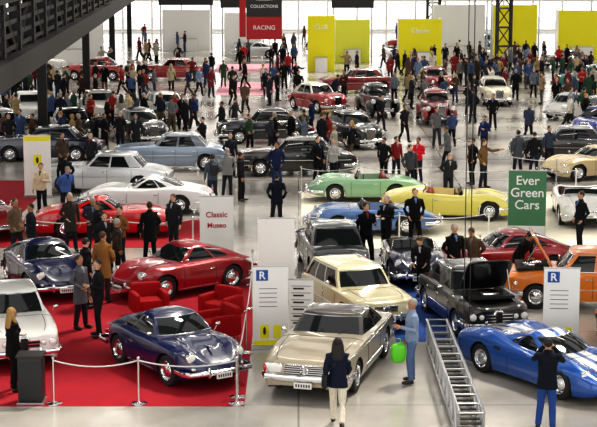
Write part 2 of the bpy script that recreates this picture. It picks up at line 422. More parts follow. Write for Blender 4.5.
T_['gt']=dict(L=4.25,wid=[(-2.1,.82),(-1.2,.88),(0,.84),(1.2,.86),(2.1,.72)],top=[(-2.1,.74),(-1.4,.84),(-.6,.84),(.5,.76),(1.1,.7),(1.7,.6),(2.1,.46)],bonnet=(1.02,1.8,.5),
 sh=[(-2.1,.64),(-1.2,.72),(0,.62),(1.2,.6),(2.1,.4)],n=2.6,sill=.14,xf=1.2,xr=-1.2,R=.31,rn=.6,kn=.6,kzn=.35,rt=.2,kt=.85,kzt=.7,zn=.42,win=.12,wd=.11,
 fb=[(-2,.04),(-1.2,.1),(-.4,0),(.6,.02),(1.2,.12),(1.8,.05),(9,0)],gh=(.85,.2,-.3,-1.3,.68,1.06,.66,.46),cf=.25,cr=.1,crown=.07,arc=.04,
 sb=[0,.02,.5,.54,.7,1.0],pil=[0,2,4],beltm=P1,heads=[(1.72,.58,.55,.1),(1.85,.38,.47,.07)],tails=[(-2.08,.6,.55,.05,.05)],grille=('oval',2.1,.32,.32,.06),
 doors=[.75,-.35],hoodlines=[1.0],mirror=(.6,.74,.85),
 extra=[lambda b:[b.sell((-.75,s*.83,.62),(.2,.03,.06),DK,.6,10,6) for s in (1,-1)]])
T_['vintage']=dict(L=4.5,wid=[(-2.2,.55),(-1.2,.68),(-.2,.72),(.8,.6),(2.2,.32)],top=[(-2.2,.8),(-1.6,1.05),(-.8,1.15),(.6,1.16),(1.6,1.12),(2.2,1.05)],
 sh=[(-2.2,.6),(-1.2,.95),(0,1.0),(1.2,.98),(2.2,.9)],n=2.2,sill=.32,xf=1.45,xr=-1.3,R=.36,rn=.2,kn=.8,kzn=.8,rt=.9,kt=.4,kzt=.3,zn=.65,arch=.3,win=-.09,
 gh=(.62,.35,-.9,-1.6,1.06,1.68,.62,.5),crown=.14,arc=.04,heads=[(1.95,.6,.86,.12)],tails=[(-2.05,.6,.6,.04,.05)],
 fenders=[(1.45,.68,.55,.66,.19,.34),(-1.3,.68,.52,.62,.18,.36),(1.75,.6,.86,.22,.11,.11)],runboard=True,grille=('tall',2.22,.72,.27,.34),
 bf=(.42,.12,.05),br=(.42,.06,.05),pf=(.15,.5),doors=[.5,-.35,-1.05],handles=[-.2],sb=[0,.02,.40,.44,.80,1.0],pil=[0,2,4],rail=True)
T_['wagon']=dict(T_['giulia'],L=3.85,top=[(-2.1,.8),(-1.6,.86),(-1,.88),(.7,.88),(1.5,.82),(2.1,.76)],sh=[(-2.1,.7),(-1.2,.78),(0,.79),(1.4,.76),(2.1,.68)],bonnet=(.9,1.8,.7),
 gh=(.75,.35,-1.4,-1.7,.8,1.32,.7,.58),xf=1.2,xr=-1.15,heads=[(1.88,.56,.6,.09)],turns=[(1.86,.58,.46)],tails=[(-1.88,.6,.6,.06,.08)],grille=('wide',1.9,.58,.3,.09),sb=[0,.02,.34,.37,.66,.69,.97,1.0],pil=[0,2,4,6],rail=True,doors=[.7,-.1,-.95],handles=[-.02])
T_['gullwing']=dict(T_['giulia'],lid=(.85,.98,1.0,.62,58))
T_['openhood']=dict(T_['giulia'],lid=(.85,.98,1.0,.55,50))
CARM={k:car(k+'_mesh',v) for k,v in T_.items()}
def stripe_paint():
    base=srgb('0f52a8')
    m=mat('striped_blue_paint',base,.25,.35,1.0); nt=m.node_tree
    tc=nt.nodes.new('ShaderNodeTexCoord'); sx=nt.nodes.new('ShaderNodeSeparateXYZ'); ab=nt.nodes.new('ShaderNodeMath'); ab.operation='ABSOLUTE'
    nt.links.new(tc.outputs['Object'],sx.inputs[0]); nt.links.new(sx.outputs['Y'],ab.inputs[0])
    a=nt.nodes.new('ShaderNodeMath'); a.operation='GREATER_THAN'; a.inputs[1].default_value=.06
    c=nt.nodes.new('ShaderNodeMath'); c.operation='LESS_THAN'; c.inputs[1].default_value=.27
    d=nt.nodes.new('ShaderNodeMath'); d.operation='MULTIPLY'
    nt.links.new(ab.outputs[0],a.inputs[0]); nt.links.new(ab.outputs[0],c.inputs[0]); nt.links.new(a.outputs[0],d.inputs[0]); nt.links.new(c.outputs[0],d.inputs[1])
    mx=nt.nodes.new('ShaderNodeMixRGB'); mx.inputs[1].default_value=(*base,1); mx.inputs[2].default_value=(.85,.87,.9,1)
    nt.links.new(d.outputs[0],mx.inputs[0]); nt.links.new(mx.outputs[0],nt.nodes['Principled BSDF'].inputs['Base Color'])
    return m
FOOT=[]
def put(kind,name,x,y,rot,c1,c2=None,inter=None):
    p1=c1 if not isinstance(c1,str) else paint(c1,.0 if c1 in SOLID else .3)
    p2=(c2 if not isinstance(c2,str) else paint(c2,0)) if c2 else p1
    ov={0:p1,1:p2}
    if inter: ov[7]=mat('leather_'+inter,srgb(inter),.5)
    FOOT.append((x,y,math.radians(rot),T_[kind]['L']/2+.12,.9)); return obj(name,CARM[kind],(x,y,.007),rot,ov=ov)
SOLID={'ecece8','c3101c','f0f0f2','86b58c','f2e66a','e07a1a','e6e6e2','f0f0ec','e8e8e4','e4dcc0','c9c19a','dcdcd8','b02a20','a01820','a3222b','08174a','0d1840'}
CARS=[
('porsche','classic_coupe',-2.65,32.7,-56,'08174a'),
('slc','classic_coupe',.72,32.5,-105,'a89e88','30261e'),
('giulia','classic_sedan',-6.35,34.4,-72,'ecece8'),
('porsche','classic_coupe',-6.6,40.8,-66,'0d1840'),
('porsche','classic_coupe',-2.95,40.5,-140,'9c1022'),
('ferrari','sports_coupe',-5.9,48.6,3,'c3101c'),
('ferrari','sports_coupe',-5.1,53.0,178,'f0f0f2'),
('sedan','classic_sedan',-6.9,57.4,176,'d4d8dd'),
('sedan','classic_sedan',-5.0,63.3,182,'8798ae','6f7b8b'),
('sedan','classic_sedan',-.1,61.9,184,'15171a'),
('ponton','classic_sedan',-1.5,72.2,190,'20242b'),
('ponton','classic_sedan',2.4,71.2,-70,'15171a'),
('vintage','vintage_sedan',6.9,80.3,-88,'8a1420'),
('vintage','vintage_sedan',4.1,84.0,-80,'17181b'),
('ponton','classic_sedan',1.0,86.0,-60,'a3222b','e3dfd2'),
('sedan','classic_sedan',3.6,97.0,200,'7a121a'),
('ponton','classic_sedan',8.3,97.5,-80,'8a1420'),
('sedan','classic_sedan',-13.6,81.2,-75,'e6e6e2'),
('sedan','classic_sedan',-10.2,82.0,-75,'dcdcd8'),
('sedan','classic_sedan',-6.8,81.2,-70,'c6c9cc'),
('ponton','classic_sedan',-13.4,71.8,-75,'1c2026'),
('giulia','classic_sedan',-10.4,73.1,-72,'1a1c20'),
('ponton','classic_sedan',-7.2,72.4,-68,'23252a'),
('sedan','classic_sedan',-10.4,65.9,178,'1a2338'),
('ferrari','sports_coupe',-9.9,49.2,-60,'8a1018'),
('roadster','sports_roadster',2.4,55.4,180,'86b58c',None),
('roadster','sports_roadster',2.3,48.9,183,'4d74ac',None),
('sl_roadster','sports_roadster',4.95,51.8,-8,'f2e66a',None),
('giulia','classic_sedan',.9,43.0,97,'202630'),
('wagon','estate_car',1.35,37.5,-70,'c9c19a','d2cba6'),
('mg','sports_roadster',3.05,42.3,-88,'141c40',None),
('porsche','classic_coupe',5.65,42.3,-165,'9c1220'),
('gullwing','classic_sedan',7.1,38.9,176,'e07a1a'),
('openhood','classic_sedan',4.05,36.9,-78,'141518'),
('gt','racing_coupe',5.15,31.8,-58,None),
('ponton','classic_sedan',7.45,34.0,-95,'141d3c'),
('sl_roadster','sports_roadster',9.2,51.5,-95,'f0f0ec'),
('ferrari','sports_coupe',11.3,61.0,-150,'cdb98d'),
('sedan','classic_sedan',11.1,65.8,175,'22242a'),
('fiat','small_classic_car',13.9,82.2,-130,'e8e8e4'),
('ponton','classic_sedan',11.0,90.1,-88,'e4dcc0'),
('vintage','vintage_sedan',17.9,97,190,'2f7f74'),
('porsche','classic_coupe',9.2,42.4,-100,'b01c1c'),
('sedan','classic_sedan',-8.3,106,180,'a01820'),
('ponton','classic_sedan',-13.4,106,175,'b02a20'),
('ponton','classic_sedan',13.9,73.5,-120,'16307c'),
('sedan','classic_sedan',17.3,84,180,'3c4a52'),
('ponton','classic_sedan',-16.9,82,-70,'2a3340'),
('porsche','classic_coupe',-3.4,127,190,'b9bcc0'),
('sedan','classic_sedan',3.0,133,170,'22262c'),
('giulia','classic_sedan',9.5,136,185,'9a1a20'),
('ponton','classic_sedan',15.5,135,-70,'3a4c70'),
('porsche','classic_coupe',19.5,117,200,'2a2d33'),
('sedan','classic_sedan',-18.5,112,170,'dcdcd8'),
]
for k,nm,x,y,r,c1,*c2 in CARS:
    if k=='gt': c=stripe_paint(); put(k,nm,x,y,r,c,c)
    else:
        c2=c2[0] if c2 else None
        if 'roadster' in nm: c2='2a2420'
        put(k,nm,x,y,r,c1,c2,inter={'86b58c':'7a2a20','4d74ac':'30303a','f2e66a':'8a2018','141c40':'504030'}.get(c1))
# ------------------------------------------------------------ people
PS=[mat('skin',srgb('c99a7c'),.55),mat('hair_dark',srgb('2a1d14'),.6),cloth('1c2230'),cloth('2b3550'),mat('shoe_leather',srgb('1a1512'),.4),mat('bag_black',srgb('15151a'),.6),mat('eye_dark',(.01,.01,.01),.2),mat('lips',srgb('9a5048'),.5),cloth('c8c8cc')]
SK,HA,TO,TR,SH,BG,EY,LI,SI=range(9)
def human(name,arms,legs,lean=0,coat=.86,longhair=False,female=False,bag=None,headturn=0,voxel=.013,twist=0,nod=0):
    b=MB(PS); sw=.9 if female else 1
    th=math.radians(lean); tw=math.radians(twist)
    def bend(q):
        x,y,z=q
        if z<.9: return q
        t=min(1,(z-.9)/.35)*tw; x,y=x*math.cos(t)-y*math.sin(t),x*math.sin(t)+y*math.cos(t)
        a=th*min(1,(z-.9)/.25); dz=z-.92
        return (x,y*math.cos(a)-dz*math.sin(a),.92+dz*math.cos(a)+y*math.sin(a))
    def tb(pts,rx,m,ry=None,lat=None,n=14,bd=True): b.tube([bend(q) for q in pts] if bd else pts,rx,m,ry,lat,n)
    tb([(0,0,.84),(0,0,.9),(0,0,1.0)],[.15,.16,.15],TR,[.11,.12,.11],(1,0,0),bd=False)
    zz=[coat,.95,1.08,1.2,1.32,1.41,1.46,1.5]
    rx=[.2 if coat<.86 else .178,.18,.168*sw,.178*sw,.192*sw,.18*sw,.12*sw,.06]
    ry=[.15 if coat<.86 else .133,.138,.128,.132,.135,.112,.085,.062]
    lt=(math.cos(tw*.7),math.sin(tw*.7),0)
    tb([(0,0,z) for z in zz],rx,TO,ry,lt,18)
    if female: 
        for s in (1,-1): c=bend((s*.075,-.09,1.28)); b.sell(c,(.065,.06,.07),TO,1,10,8)
    tb([(0,.005,1.46),(0,.0,1.52)],[.078,.072],TO,[.078,.07],(1,0,0))
    b.tube([bend((0,-.13,1.34)),bend((0,-.115,1.41)),bend((0,-.068,1.48))],[.008,.02,.038],SI,[.012,.016,.018],(1,0,0),10)
    tb([(0,0,1.44),(0,-.008,1.57)],[.055,.05],SK,[.055,.052],(1,0,0))
    hz=Matrix.Rotation(math.radians(headturn),3,'Z')@Matrix.Rotation(math.radians(nod),3,'X')
    def hp(q): 
        v=Vector((0,0,1.54))+hz@(Vector(q)-Vector((0,0,1.54))); return bend((v.x,v.y,v.z))
    b.sell(hp((0,0,1.635)),(.074,.093,.11),SK,1,16,12)
    b.sell(hp((0,-.025,1.58)),(.052,.065,.06),SK,1,14,10)
    b.tube([hp((0,-.085,1.645)),hp((0,-.112,1.615)),hp((0,-.09,1.603))],[.008,.015,.012],SK,n=8)
    for s in (1,-1): b.sell(hp((s*.075,.01,1.625)),(.013,.02,.032),SK,1,10,8)
    b.sell(hp((0,.018,1.66)),(.083,.096,.1),HA,1,16,12)
    if longhair:
        b.tube([hp((0,.03,1.68)),hp((0,.06,1.6)),bend((0,.085,1.48)),bend((0,.1,1.36)),bend((0,.1,1.28))],[.07,.095,.11,.1,.05],HA,[.05,.05,.045,.04,.02],(1,0,0),12)
        for s in (1,-1): b.tube([hp((s*.06,.01,1.68)),hp((s*.085,.0,1.58)),bend((s*.09,-.02,1.47)),bend((s*.09,-.05,1.38))],[.03,.03,.035,.015],HA,n=8)
    hands=[]
    for s,(el,wr) in zip((1,-1),arms):
        sh=(s*.185*sw,0,1.40)
        el=(s*el[0],el[1],el[2]); wr=(s*wr[0],wr[1],wr[2])
        P=[sh,tuple((Vector(sh)+Vector(el))/2),el,tuple((Vector(el)+Vector(wr))/2),wr]
        P=[bend(q) if q[2]>.9 else bend((q[0],q[1],.9))[:2]+(bend((q[0],q[1],.9))[2]-(.9-q[2]),) for q in P]
        b.tube([tuple(Vector(P[0])+Vector((-s*.04,0,.0)))]+P,[.058,.07,.062,.056,.05,.042],TO,n=12)
        d=(Vector(P[4])-Vector(P[3])).normalized()
        b.tube([tuple(Vector(P[4])-d*.03),tuple(Vector(P[4])+d*.03),tuple(Vector(P[4])+d*.07),tuple(Vector(P[4])+d*.1)],[.024,.034,.042,.034],SK,[.022,.018,.018,.014],lat=(0,1,.2),n=10)
        hands.append((Vector(P[4]),d,s))
    for s,(kn,an,toe) in zip((1,-1),legs):
        hp_=(s*.085,0,.9)
        kn=(s*kn[0],kn[1],kn[2]); an=(s*an[0],an[1],an[2])
        mid=lambda a,c,t:tuple(Vector(a)*(1-t)+Vector(c)*t)
        b.tube([hp_,mid(hp_,kn,.3),mid(hp_,kn,.7),kn,mid(kn,an,.35),mid(kn,an,.8),mid(kn,an,.97)],[.095,.09,.078,.07,.068,.06,.062],TR,n=12)
        f=Matrix.Rotation(math.radians(toe),3,'X')
        c=Vector(an)+f@Vector((s*.01,-.07,-.04)); 
        b.sell(tuple(c),(.045,.135,.042),SH,.75,14,8,M=f)
        b.tube([an,tuple(Vector(an)+Vector((0,0,-.05)))],[.042,.045],SH,n=10)
    if bag=='shoulder':
        c=bend((.24,.06,.92)); b.sell(c,(.06,.15,.13),BG,.4,14,8)
        b.tube([bend((.22,.05,1.02)),bend((.12,-.12,1.25)),bend((-.06,-.08,1.45)),bend((-.1,.06,1.44)),bend((.1,.14,1.2)),bend((.23,.08,1.02))],.014,BG,n=6)
    if bag=='pack':
        b.sell(bend((0,.2,1.22)),(.14,.09,.2),BG,.5,14,10)
        for s in (1,-1): b.tube([bend((s*.1,.14,1.4)),bend((s*.11,.02,1.47)),bend((s*.12,-.12,1.38)),bend((s*.14,-.13,1.2)),bend((s*.16,.06,1.08))],.018,BG,n=6)
    src=b.mesh(name+'_src',sharp=0)
    bvh=BVHTree.FromPolygons([Vector(v) for v in b.v],b.f)
    o=bpy.data.objects.new('tmp',src); scene.collection.objects.link(o)
    md=o.modifiers.new('r','REMESH'); md.mode='VOXEL'; md.voxel_size=voxel; md.use_smooth_shade=True
    sm=o.modifiers.new('s','SMOOTH'); sm.factor=.5; sm.iterations=2
    dg=bpy.context.evaluated_depsgraph_get(); ev=o.evaluated_get(dg)
    me=bpy.data.meshes.new_from_object(ev,depsgraph=dg)
    vs=[tuple(v.co) for v in me.vertices]; fs=[tuple(p.vertices) for p in me.polygons]; ms=[]
    for p in me.polygons:
        hit=bvh.find_nearest(p.center); ms.append(b.m[hit[2]] if hit[2] is not None else TO)
    bpy.data.objects.remove(o); bpy.data.meshes.remove(me); bpy.data.meshes.remove(src)
    c=MB(PS); c.v=vs; c.f=fs; c.m=ms
    for W_,d,s in hands:
        up=Vector((0,1,.2)); lat=(up-d*up.dot(d)).normalized(); nrm=d.cross(lat)*s
        for k,(off,ln) in enumerate(((-.03,.062),(-.01,.078),(.01,.084),(.03,.074))):
            a=W_+d*.085+lat*(-off)
            c.tube([tuple(a),tuple(a+d*ln*.45+nrm*.004),tuple(a+d*ln*.75-nrm*.012),tuple(a+d*ln*.9-nrm*.028)],[.0095,.009,.008,.006],SK,n=6)
        a=W_+d*.03-lat*.03
        c.tube([tuple(a),tuple(a-lat*.028+d*.03),tuple(a-lat*.034+d*.062)],[.012,.011,.008],SK,n=6)
    for s in (1,-1):
        c.sell(hp((s*.03,-.083,1.64)),(.012,.008,.007),EY,1,8,6)
    c.sell(hp((0,-.088,1.572)),(.024,.008,.007),LI,1,8,6)
    return c.mesh(name,sharp=0,recalc=False)
ST=(((.1,-.01,.5),(.1,.02,.09),0),((.1,-.01,.5),(.1,.02,.09),0))
ST2=(((.11,-.03,.5),(.15,-.02,.09),0),((.1,.0,.5),(.12,.06,.09),0))
ST3=(((.13,-.08,.51),(.17,-.05,.09),0),((.1,.02,.49),(.11,.05,.09),0))
WK=(((.09,-.16,.53),(.09,-.24,.11),-12),((.09,.02,.5),(.09,.28,.16),28))
WK2=(((.09,.06,.5),(.09,.32,.19),34),((.09,-.13,.52),(.09,-.2,.1),-6))
DN=((.25,.02,1.14),(.26,-.04,.88))
H_={}
H_['stand']=human('man_standing',(DN,((.27,.06,1.14),(.2,-.04,.93))),ST2,headturn=15,nod=8)
H_['walk']=human('man_walking',(((.25,.12,1.16),(.24,.1,.92)),((.24,-.06,1.14),(.22,-.24,.98))),WK,lean=4)
H_['walk2']=human('man_striding',(((.24,-.08,1.15),(.22,-.26,1.0)),((.26,.14,1.16),(.25,.12,.92))),WK2,coat=.78,lean=5,twist=8)
H_['pockets']=human('man_pockets',(((.29,.08,1.15),(.2,-.06,.95)),((.29,.08,1.15),(.2,-.06,.95))),ST3,coat=.8,headturn=-15)
H_['photo']=human('man_photo',(((.27,-.16,1.28),(.09,-.26,1.52)),((.27,-.16,1.28),(.09,-.26,1.52))),ST2,coat=.8)
H_['talk']=human('man_talking',(((.27,.0,1.14),(.16,-.26,1.2)),DN),ST3,headturn=25)
H_['crossed']=human('man_arms_folded',(((.27,-.02,1.16),(-.04,-.19,1.17)),((.27,-.02,1.15),(-.02,-.21,1.13))),ST3,headturn=10)
H_['point']=human('man_pointing',(((.3,-.2,1.3),(.34,-.46,1.36)),((.29,.08,1.15),(.2,-.06,.95))),ST2,headturn=20)
H_['coat']=human('man_coat',(DN,((.28,.03,1.15),(.18,-.16,1.02))),ST2,coat=.62,headturn=-20)
H_['lean']=human('man_leaning',(((.22,-.12,1.18),(.16,-.3,1.02)),((.22,-.1,1.16),(.18,-.26,.98))),ST3,lean=32)
H_['peer']=human('man_bending',(((.27,.08,1.15),(.1,.16,1.0)),((.27,.08,1.15),(.1,.17,1.0))),ST2,lean=16,nod=12)
H_['woman']=human('woman_walking',(((.22,.1,1.16),(.22,.1,.92)),((.22,-.04,1.14),(.18,-.2,1.0))),WK,longhair=True,female=True,coat=.8,bag='shoulder')
H_['woman2']=human('woman_standing',(((.23,.02,1.14),(.14,-.2,1.12)),((.23,.02,1.14),(.22,-.04,.88))),ST3,longhair=True,female=True,coat=.74,headturn=-15)
H_['pack']=human('man_backpack',(DN,((.27,.0,1.14),(.16,-.2,1.1))),ST2,bag='pack')
SKC=[mat('skin_a',srgb('c99a7c'),.55),mat('skin_b',srgb('d8ab8e'),.55),mat('skin_c',srgb('a87858'),.55)]
HC={'d':mat('hair_black',srgb('1a130e'),.6),'b':mat('hair_brown',srgb('4a3020'),.6),'g':mat('hair_grey',srgb('9a9894'),.7),'l':mat('hair_blond',srgb('a07c48'),.6)}
PEO=[];BLK=[]
def incar(x,y,mg=.3):
    for cx,cy,a,hl,hw in FOOT+BLK:
        dx,dy=x-cx,y-cy; u=dx*math.cos(a)+dy*math.sin(a); v=-dx*math.sin(a)+dy*math.cos(a)
        if abs(u)<hl+mg and abs(v)<hw+mg: return cx,cy,a,hl+mg,hw+mg,u,v
def person(x,y,rot,tpl,top,tr,hair='d',sc=1.0,z=.006):
    for _ in range(3):
        h=incar(x,y,.24)
        if not h: break
        cx,cy,a,hl,hw,u,v=h
        if hl-abs(u)<hw-abs(v): u=math.copysign(hl+.01,u)
        else: v=math.copysign(hw+.01,v)
        x=cx+u*math.cos(a)-v*math.sin(a); y=cy+u*math.sin(a)+v*math.cos(a)
    nm='woman' if 'woman' in tpl else 'man'
    PEO.append((x,y))
    obj(nm,H_[tpl],(x,y,z),rot,scale=sc,ov={0:SKC[int(abs(x*10))%3],1:HC[hair],2:cloth(top),3:cloth(tr),8:cloth(R.choice(['a8a8ac','6f86a8','22242c','7a3030','22242c','3a3a40']))})
PL_=[
(.72,28.5,176,'woman','1c2236','e4dccb','d',.98),(2.3,31.6,-80,'talk','8698b4','5c7096','g',1.0),(4.55,28.35,168,'photo','161a26','2f4f92','d',1.0),
(-5.68,30.95,125,'woman2','0e0e10','0e0e10','l',.98),(-5.05,36.2,60,'coat','5a5e65','22242a','d',1.0),(-4.55,35.5,-60,'talk','1a1c20','1a1c20','d',1.02),
(-4.3,39.7,160,'coat','9a7040','2c2a2a','b',1.03),(-5.2,42.2,30,'pockets','26262a','1c1c20','d',1.0),(-4.9,43.2,-30,'talk','8a5a34','26262a','d',1.0),
(-4.15,44.0,200,'coat','16161a','16161a','d',1.0),(-4.75,41.2,100,'stand','3a2e28','1c1c20','g',1.0),(-5.6,44.0,-70,'crossed','1d1d22','26262a','b',1.0),
(-5.9,45.2,10,'peer','30343e','26262a','g',1.0),(-3.6,45.4,-30,'stand','23252c','26262a','b',1.0),(-5.2,38.4,120,'stand','17171b','17171b','d',1.0),
(-.68,49.6,180,'pockets','171b28','23252c','d',1.0),(2.1,43.4,20,'talk','111114','111114','d',1.04),(2.5,44.9,-40,'crossed','17171b','121214','g',1.02),
(3.4,46.2,10,'pockets','0f0f12','0f0f12','d',1.02),(4.48,59.4,-30,'crossed','e02838','23283a','d',.98),(6.75,57.9,60,'point','7a5c3c','2b2c34','b',1.05),
(6.45,58.9,-60,'pockets','1c1c20','1c1c20','d',1.0),(3.7,60.2,30,'stand','8c2a2c','23283a','d',.95),(3.2,59.5,-30,'pockets','1c1d22','1c1d22','d',.97),
(1.3,58.8,-40,'talk','b8b8b8','20222a','g',1.0),(.72,59.3,40,'coat','1b1b20','1b1b20','d',1.0),(-.8,57.6,0,'pockets','1e2a50','2a3c66','d',1.0),
(-2.5,55.9,180,'pockets','8d8f90','2c2f3a','g',1.0),(-2.0,54.9,90,'talk','202024','202024','d',1.0),(-2.95,54.3,200,'pack','4a5464','2c2f3a','d',1.0),
(-8.45,52.0,-10,'talk','e0d0b0','20222a','d',1.0),(-7.6,51.6,30,'peer','4f74b8','23283a','g',1.0),(-8.0,54.4,180,'coat','1a1a1e','1a1a1e','d',1.0),
(3.15,39.6,-20,'lean','1f1d1d','151515','b',1.0),(3.95,39.9,20,'coat','141416','141416','g',1.05),(4.5,40.2,-30,'peer','5d4a3c','222226','b',1.0),
(5.6,39.9,40,'lean','17171a','151518','d',1.0),
(8.15,45.6,-70,'pockets','15171f','20242e','d',1.03),(-3.45,72.6,-60,'coat','24262c','1e1f24','d',1.0),(-3.0,74.8,60,'walk2','3a3b40','202024','d',1.0),
(9.35,76.8,-15,'pockets','16181f','16181f','d',1.0),(4.75,71.6,30,'walk','26242a','1d1f26','d',1.0),(10.4,72,150,'walk2','3a4458','202024','g',1.0),
(9.94,63.0,20,'talk','3c4658','22242c','d',1.0),(9.1,61.3,180,'stand','1c1c22','2a3040','d',.97),(8.5,61.5,-160,'coat','50565e','22242c','d',1.0),
(18.5,114,10,'crossed','b02026','20242e','d',1.0),(-5.6,76.5,20,'coat','1b1b20','1b1b20','d',1.0),(-5.0,77,-80,'walk','2c3c68','20242e','d',1.0),
(-3.6,88,30,'walk','1a1a20','1a1a20','d',1.0),(-3.9,94.5,190,'pockets','282830','20242e','d',1.0),(-2.8,84,-20,'walk2','6b5548','26262c','b',1.0),
(-1.9,93,0,'walk','222430','20242e','d',1.0),(-1.2,91,80,'stand','1a1a20','1a1a20','d',1.0),(-1.6,88.5,-60,'coat','30303a','20242e','d',1.0),
(.0,91.2,10,'pockets','1c1c22','1c1c22','d',1.0),(2.0,88.8,60,'peer','23283a','1c1c22','d',1.0),(2.6,91.5,-30,'talk','4c2a2a','1c1c22','d',1.0),
(8.7,79.5,200,'stand','1f2430','20242e','d',1.0),(8.9,83.5,20,'coat','202024','202024','d',1.0),(9.7,88.3,-30,'talk','22242c','26262c','d',1.0),
(-4.1,113.2,-30,'walk','16161a','16161a','d',1.0),(-1.8,122,20,'walk','16161a','16161a','d',1.0),(-1.1,121,20,'stand','20202a','16161a','d',1.0),
(-8.7,116,30,'walk2','16161a','16161a','d',1.0),(-10.5,70.4,150,'crossed','2c3a5a','20242e','d',1.0),(-15.2,63.8,30,'coat','1c2030','1c2030','d',1.0),
(-11.9,61.2,-30,'stand','1a1c22','1a1c22','d',1.0),(-12.3,67.6,20,'pockets','26262c','20242e','b',1.0),(-11.3,67.6,-60,'talk','4a3426','20242e','d',1.0),
(.6,74.0,-90,'pockets','1d2a55','1d2230','d',1.0),(3.9,76,30,'walk','20232c','20232c','d',1.0),(7.8,66.8,-40,'talk','24305c','20242e','d',1.0),
(-1.2,67.2,100,'walk','3a3c42','22242c','d',1.0),(5.9,62.8,-90,'walk2','6a6c70','22242c','b',1.0),(12.2,56.9,-30,'crossed','30343c','22242c','d',1.0),
(5.2,55.0,10,'peer','26282e','22242c','g',1.0),(4.0,56.9,20,'stand','46494f','22242c','d',1.0),
(-6.6,45.6,30,'coat','3a3430','22242c','g',1.0),(-7.4,43.6,-60,'talk','22242c','22242c','d',1.0),(-8.0,44.6,60,'pockets','6a5a48','22242c','b',1.0),
(-10.9,52.4,-40,'talk','1c1e24','22242c','d',1.0),(-2.6,60.6,30,'coat','22242c','22242c','d',1.0),(-7.9,60.4,-20,'stand','2c2e36','22242c','g',1.0),
(-9.0,60.6,40,'pockets','50453c','22242c','b',1.0),(-4.0,66.2,-50,'crossed','22242a','22242c','d',1.0),(-6.9,67.6,0,'coat','2a2c33','1a1a1e','d',1.0),
]
BTH=[(1.6,113,1.9),(4.1,122,2.6),(9.0,119,3.2),(12.6,126,4),(16.9,125.5,3.4),(22,125,3.6),(-4.5,130,3),(-9.5,136,4),(-17,122,4)]
for x,y,w in BTH: BLK.append((x,y+.5,0,w/2+.4,1.8))
BLK+=[(-.62,34.4,0,.4,.12),(.06,35.6,0,.3,.12),(5.75,34.2,0,.4,.12),(6.7,46.3,0,.6,.12),(-2.3,44.3,0,.5,.12),(-.55,38.9,0,.5,.12),(15.2,119,0,.8,.8),(10.9,130,0,.8,.8)]
GA=math.radians(3); GX,GY=-6.55,33
PST=[12,36,60,84,108]
for py in PST:
    BLK.append((GX-2.6*math.cos(GA)-py*math.sin(GA),GY-2.6*math.sin(GA)+py*math.cos(GA),GA,.3,.3))
for q in PL_: person(*q)
tops=['17181c','1c2230','22242a','2b2d33','3a2c26','1a1a1e','2a3558','5a4638','6a6c70','141417','8a2a2a','a9a598','41557e','1e1e24','b8a888','6a7484','34503c','20242e','111418','d8d4c8','702830','a83030','9c8864','46546a','7890b0']
TP=[k for k in H_ if k not in('photo','lean')]+['photo','walk','walk2','coat']
def crowd(n,x0,x1,y0,y1):
    k=0;tries=0
    while k<n and tries<4000:
        tries+=1
        x=R.uniform(x0,x1);y=R.uniform(y0,y1)
        if incar(x,y,.35): continue
        if any((x-a)**2+(y-c)**2<.36 for a,c in PEO): continue
        t=R.choice(TP); s=R.uniform(.93,1.05); h=R.choice('ddbgl')
        person(x,y,R.uniform(0,360),t,R.choice(tops),R.choice(['17181c','20242e','2f3f5f','1a1a1e','3a3a40','5a5244']),h,s); k+=1
        if R.random()<.55:
            x2=x+R.choice((-1,1))*R.uniform(.6,.8); y2=y+R.uniform(-.4,.4)
            if not incar(x2,y2,.35) and all((x2-a)**2+(y2-c)**2>.3 for a,c in PEO):
                person(x2,y2,R.uniform(0,360),R.choice(TP),R.choice(tops),R.choice(['17181c','20242e','2f3f5f','1a1a1e']),R.choice('ddbgl'),R.uniform(.93,1.05)); k+=1
crowd(52,-20,-7.5,86,103)
crowd(60,5,21,99,112)
crowd(16,-7,5,93,112)
crowd(20,9.5,19,86,99)
crowd(16,-17,-7,76,79)
crowd(18,6,22,112,121)
crowd(22,-20,1,108,128)
crowd(12,4,15,76,92)
crowd(11,-4,8,64,70)
crowd(10,-16,-8,67,70)
crowd(26,-20,22,128,150)
crowd(8,-9,-3.5,75,78)
